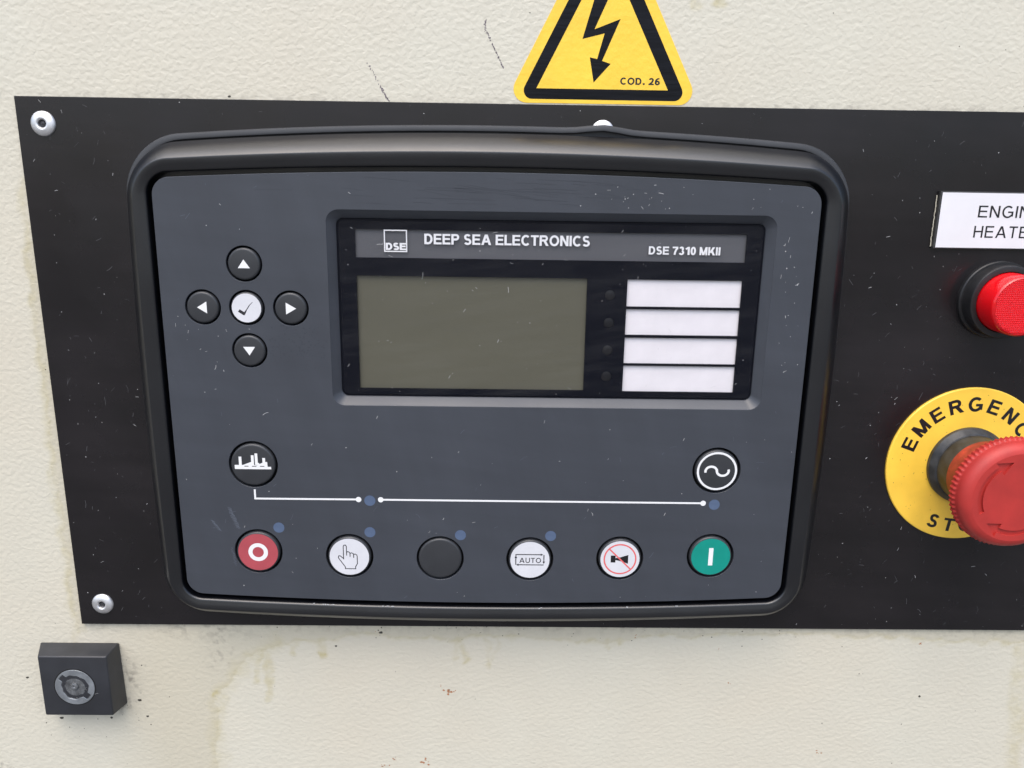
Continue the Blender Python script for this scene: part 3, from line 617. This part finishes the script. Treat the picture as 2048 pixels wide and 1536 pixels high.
# ================================================================== ENGINE HEATER LABEL
lab = thing('engraved_label', 'white engraved plate reading ENGINE HEATER above the red lamp', 'label plate', (172.5, 42.4, 0))
slab('label_base', [BOX(148.55, 42.4, 196.4, 61.15)], 0.02, 1.5, 'labelcore', lab, bev=.25)
flat('label_face', [[BOX(149.25, 42.85, 195.7, 60.75)]], 1.53, 'labelwhite', lab)
ed = [(148.15 + rnd.uniform(-.12, .12), 43 + i * .6) for i in range(29)]
flat('adhesive_edge', [strip_poly(ed, .35)], .25, 'glue', lab)
lettering('engraved_word', 'ENGINE', 161.95, 183.0, 52.85, 3.85, 1.57, 'inkblack', lab, w=.145, gap=.19)
lettering('engraved_word', 'HEATER', 161.4, 183.6, 46.25, 3.85, 1.57, 'inkblack', lab, w=.145, gap=.19)

# ================================================================== RED LAMP
lc = (173.1, 25.4, 0)
lamp = thing('indicator_lamp', 'round red indicator lamp in a black ring below the white label', 'indicator lamp', lc)
lathe('lamp_base', [(13.2, .02), (13.2, 1.6), (12.9, 2.0), (12.2, 2.0)], 'lampring', lamp, lc, 72)
lathe('lamp_collar', [(12.3, 1.95), (12.3, 6.4), (12.0, 6.9), (11.5, 7.0), (10.3, 7.0), (10.2, 6.2)], 'lampring', lamp, lc, 72)
lens = lathe('lamp_lens', [(10.0, 6.3), (9.95, 14.6), (9.6, 15.5), (9.2, 15.8)], 'lamp', lamp, lc, 72, 50)
V, F = [], []                                                # prismatic front: small pyramids inside the circle
pt = .62; nn = int(9.4 / pt) + 1
for i in range(-nn, nn):
    for j in range(-nn, nn):
        x0, y0 = i * pt, j * pt
        if max(math.hypot(x0 + a, y0 + b) for a in (0, pt) for b in (0, pt)) > 9.3: continue
        s = len(V); V += [(lc[0] + x0, lc[1] + y0, 15.75), (lc[0] + x0 + pt, lc[1] + y0, 15.75), (lc[0] + x0 + pt, lc[1] + y0 + pt, 15.75), (lc[0] + x0, lc[1] + y0 + pt, 15.75), (lc[0] + x0 + pt / 2, lc[1] + y0 + pt / 2, 15.93)]
        F += [(s, s + 1, s + 4), (s + 1, s + 2, s + 4), (s + 2, s + 3, s + 4), (s + 3, s, s + 4)]
pr = from_data('lens_prisms', V, F, 'lamp', lens, (lc[0], lc[1], 15.7), kind='stuff')
flat('lens_front', [[circ(lc[0], lc[1], 9.22, 72)]], 15.70, 'lamp', lens, at=(lc[0], lc[1], 15.7))

# ================================================================== EMERGENCY STOP
ec = (171.8, -34.2, 0)
es = thing('emergency_stop_button', 'red mushroom push button standing on a round yellow disc', 'emergency stop', ec)
ds = lathe('legend_disc', [(28.6, .02), (28.6, .75), (28.3, 1.0), (12, 1.0)], 'yellow', es, ec, 128)
def around(txt, mid, rad, cap, w, step, flip):
    G = []
    for i, ch in enumerate(txt):
        g, a = glyph(ch, w); th = math.radians(mid + (step if flip else -step) * (i - (len(txt) - 1) / 2)); kx = cap * 1.10
        for polys in g:
            Q = []
            for p in polys:
                q = []
                for px, py in p:
                    u, v = (px - a / 2) * kx, (py - .5) * cap
                    if flip: r_, t_ = rad - v, Vector((-math.sin(th), math.cos(th)))
                    else: r_, t_ = rad + v, Vector((math.sin(th), -math.cos(th)))
                    c = Vector((math.cos(th), math.sin(th))) * r_ + t_ * u; q.append((ec[0] + c.x, ec[1] + c.y))
                Q.append(q)
            G.append(Q)
    return G
flat('lettering', around('EMERGENCY', 90, 22.6, 5.15, .215, 17.6, False), 1.04, 'inkblack', ds)
flat('lettering', around('STOP', 270.5, 23.3, 5.0, .215, 15.0, True), 1.04, 'inkblack', ds)
def disc_spot():
    a, r = rnd.uniform(0, 2 * PI), rnd.uniform(14.5, 27.5); return (ec[0] + r * math.cos(a), ec[1] + r * math.sin(a))
flat('disc_grime', lint_polys(60, disc_spot, .3, .8, .08, .22, .9), 1.05, 'grime', ds, kind='stuff')
lathe('collar', [(14.2, 1.0), (14.2, 2.4), (12.7, 4.4), (12.3, 4.6), (12.2, 13.0)], 'collar', es, ec, 72, 25)
def serr(a, r, h): return .27 * max(-.7, min(1, 1.5 * math.sin(70 * a))) if r > 18.2 and 24.9 < h < 28 else 0
kn = lathe('mushroom_head', [(13.1, 21.0), (14.6, 23.2), (16.6, 24.2), (18.0, 24.6), (18.55, 25.0), (18.6, 27.2), (18.15, 27.8), (18.1, 28.6), (17.85, 29.6), (17.4, 30.5), (16.75, 31.25), (15.95, 31.75), (15.0, 32.0)], 'redcap', es, ec, 420, 40, rmod=serr)
lathe('head_neck', [(11.6, 11.0), (12.35, 11.2), (12.5, 17.5), (13.1, 21.0)], 'redneck', kn, ec, 96, 40)
def arrow(a0, a1, r=12.2, w=1.7):
    P = []; n = 16; hd_ = 19; d = 1 if a1 > a0 else -1; ae = a1 - d * hd_
    pol = lambda a, rr: (ec[0] + rr * math.cos(math.radians(a)), ec[1] + rr * math.sin(math.radians(a)))
    for i in range(n + 1): P.append(pol(a0 + (ae - a0) * i / n, r + w / 2))
    P.append(pol(ae, r + w * 1.45)); tip = pol(a1 + d * 3, r + .3); P.append(tip); P.append(pol(ae, r - w * 1.45))
    for i in range(n, -1, -1): P.append(pol(a0 + (ae - a0) * i / n, r - w / 2))
    return P
AR = [arrow(206 - 120 * k, 108 - 120 * k) for k in range(3)]
slab('head_front', [circ(ec[0], ec[1], 15.02, 120)] + AR, 30.9, 32.0, 'redcap', kn, at=(ec[0], ec[1], 32))
flat('engraved_floor', [[circ(ec[0], ec[1], 14.8, 96)]], 31.15, 'redcap', kn, at=(ec[0], ec[1], 31.1))

# ================================================================== WARNING STICKER
st = thing('warning_sticker', 'yellow triangle sticker with black lightning arrow and COD. 26 above the plate', 'warning sticker', (36.4, 86.8, -1.5))
def trig(x0, x1, yb, k=1.94): c = (x0 + x1) / 2; return [(x0, yb), (x1, yb), (c, yb + (x1 - x0) / 2 * k)]
slab('sticker_film', [rpoly(trig(4.9, 67.8, 86.75), 4.2, 8)], -1.48, -1.38, 'stickyellow', st)
flat_b = slab('black_border', [rpoly(trig(9.2, 63.6, 87.95), 2.6, 8), trig(14.9, 57.2, 91.2)], None, -1.35, 'stickblack', st)
slab('lightning_arrow', [[(33.19, 93.2), (31.7, 100.75), (34.05, 100.3), (36.1, 107.9), (29.15, 106.15), (32.6, 118.2), (34.9, 124), (39.6, 124), (36.7, 117.6), (32.85, 109.05), (40.95, 112.2), (35.65, 99.75), (38.4, 98.9)]], None, -1.35, 'stickblack', st)
lettering('lettering', 'COD. 26', 41.7, 54.5, 92.75, 2.1, -1.35, 'inkblack', st, w=.22, gap=.11)

# ================================================================== PANEL LOCK
lk = thing('panel_lock', 'square black key lock with round zinc insert below the black plate', 'lock', (-153, -136.5, -1.5))
hf = 7.0
fx0, fx1, fy0, fy1 = -165.0, -139.8, -135.6, -110.6
base = [(-168.3, -136.2, -1.48), (-138.0, -136.2, -1.48), (-138.6, -109.8, -1.48), (-168.3, -109.8, -1.48)]
top = [(fx0, fy0, hf), (fx1, fy0, hf), (fx1, fy1, hf), (fx0, fy1, hf)]
me = bpy.data.meshes.new('lock_body'); bm = bmesh.new()
vs = [bm.verts.new(W(x + 153, y + 123, h)) for x, y, h in base + top]
for f in ((0, 1, 2, 3), (4, 5, 6, 7), (0, 1, 5, 4), (1, 2, 6, 5), (2, 3, 7, 6), (3, 0, 4, 7)): bm.faces.new([vs[i] for i in f])
bmesh.ops.recalc_face_normals(bm, faces=bm.faces)
bmesh.ops.bevel(bm, geom=[e for e in bm.edges], offset=.55 * MM, segments=3, profile=.5, affect='EDGES', clamp_overlap=True)
bm.to_mesh(me); bm.free(); link_mesh('lock_body', me, 'lock', lk, (-153, -123, 0), 40)
kc = (-152.65, -123.35, 0)
lathe('insert_groove', [(7.75, hf + .01), (7.75, hf + .03), (7.2, hf + .03)], 'well', lk, kc, 56)
def key_shape():
    P = []
    for i in range(96):
        a = 360 * i / 96; r = 5.0 + .25 * math.sin(3 * math.radians(a) + 1) + .12 * math.sin(11 * math.radians(a))
        for c in (140, 320):
            if abs((a - c + 180) % 360 - 180) < 13: r = 6.6
        P.append((kc[0] + r * math.cos(math.radians(a)), kc[1] + r * math.sin(math.radians(a))))
    return P
ins = slab('lock_insert', [circ(kc[0], kc[1], 7.3, 72), key_shape()], hf - 1.2, hf + .22, 'zinc', lk, bev=.12)
sh = key_shape(); shr = lambda k: [(kc[0] + (x - kc[0]) * k, kc[1] + (y - kc[1]) * k) for x, y in sh]
loft('key_socket', [(shr(1.02), hf + .15), (shr(.98), hf + .1), (shr(.9), hf - .25), (circ(kc[0], kc[1], 3.4, 96), hf + .06), (circ(kc[0], kc[1], 2.4, 96), hf + .05)], 'zincdark', ins, (kc[0], kc[1], hf), cap_last=True, smooth=30)
flat('socket_glints', lint_polys(16, lambda: (kc[0] + rnd.gauss(.2, 3.0), kc[1] + rnd.gauss(-3.0, 1.6)), .5, 1.8, .1, .3, .2), hf + .24, 'glint', ins, kind='stuff')  # painted glints: bright flecks over the lower part of the socket
lathe('socket_pin', [(1.7, -.1), (1.5, .5), (1.0, .75), (.5, .7), (0, .35)], 'zincdark', ins, (kc[0] - .1, kc[1] + .45, hf), 7, 30)
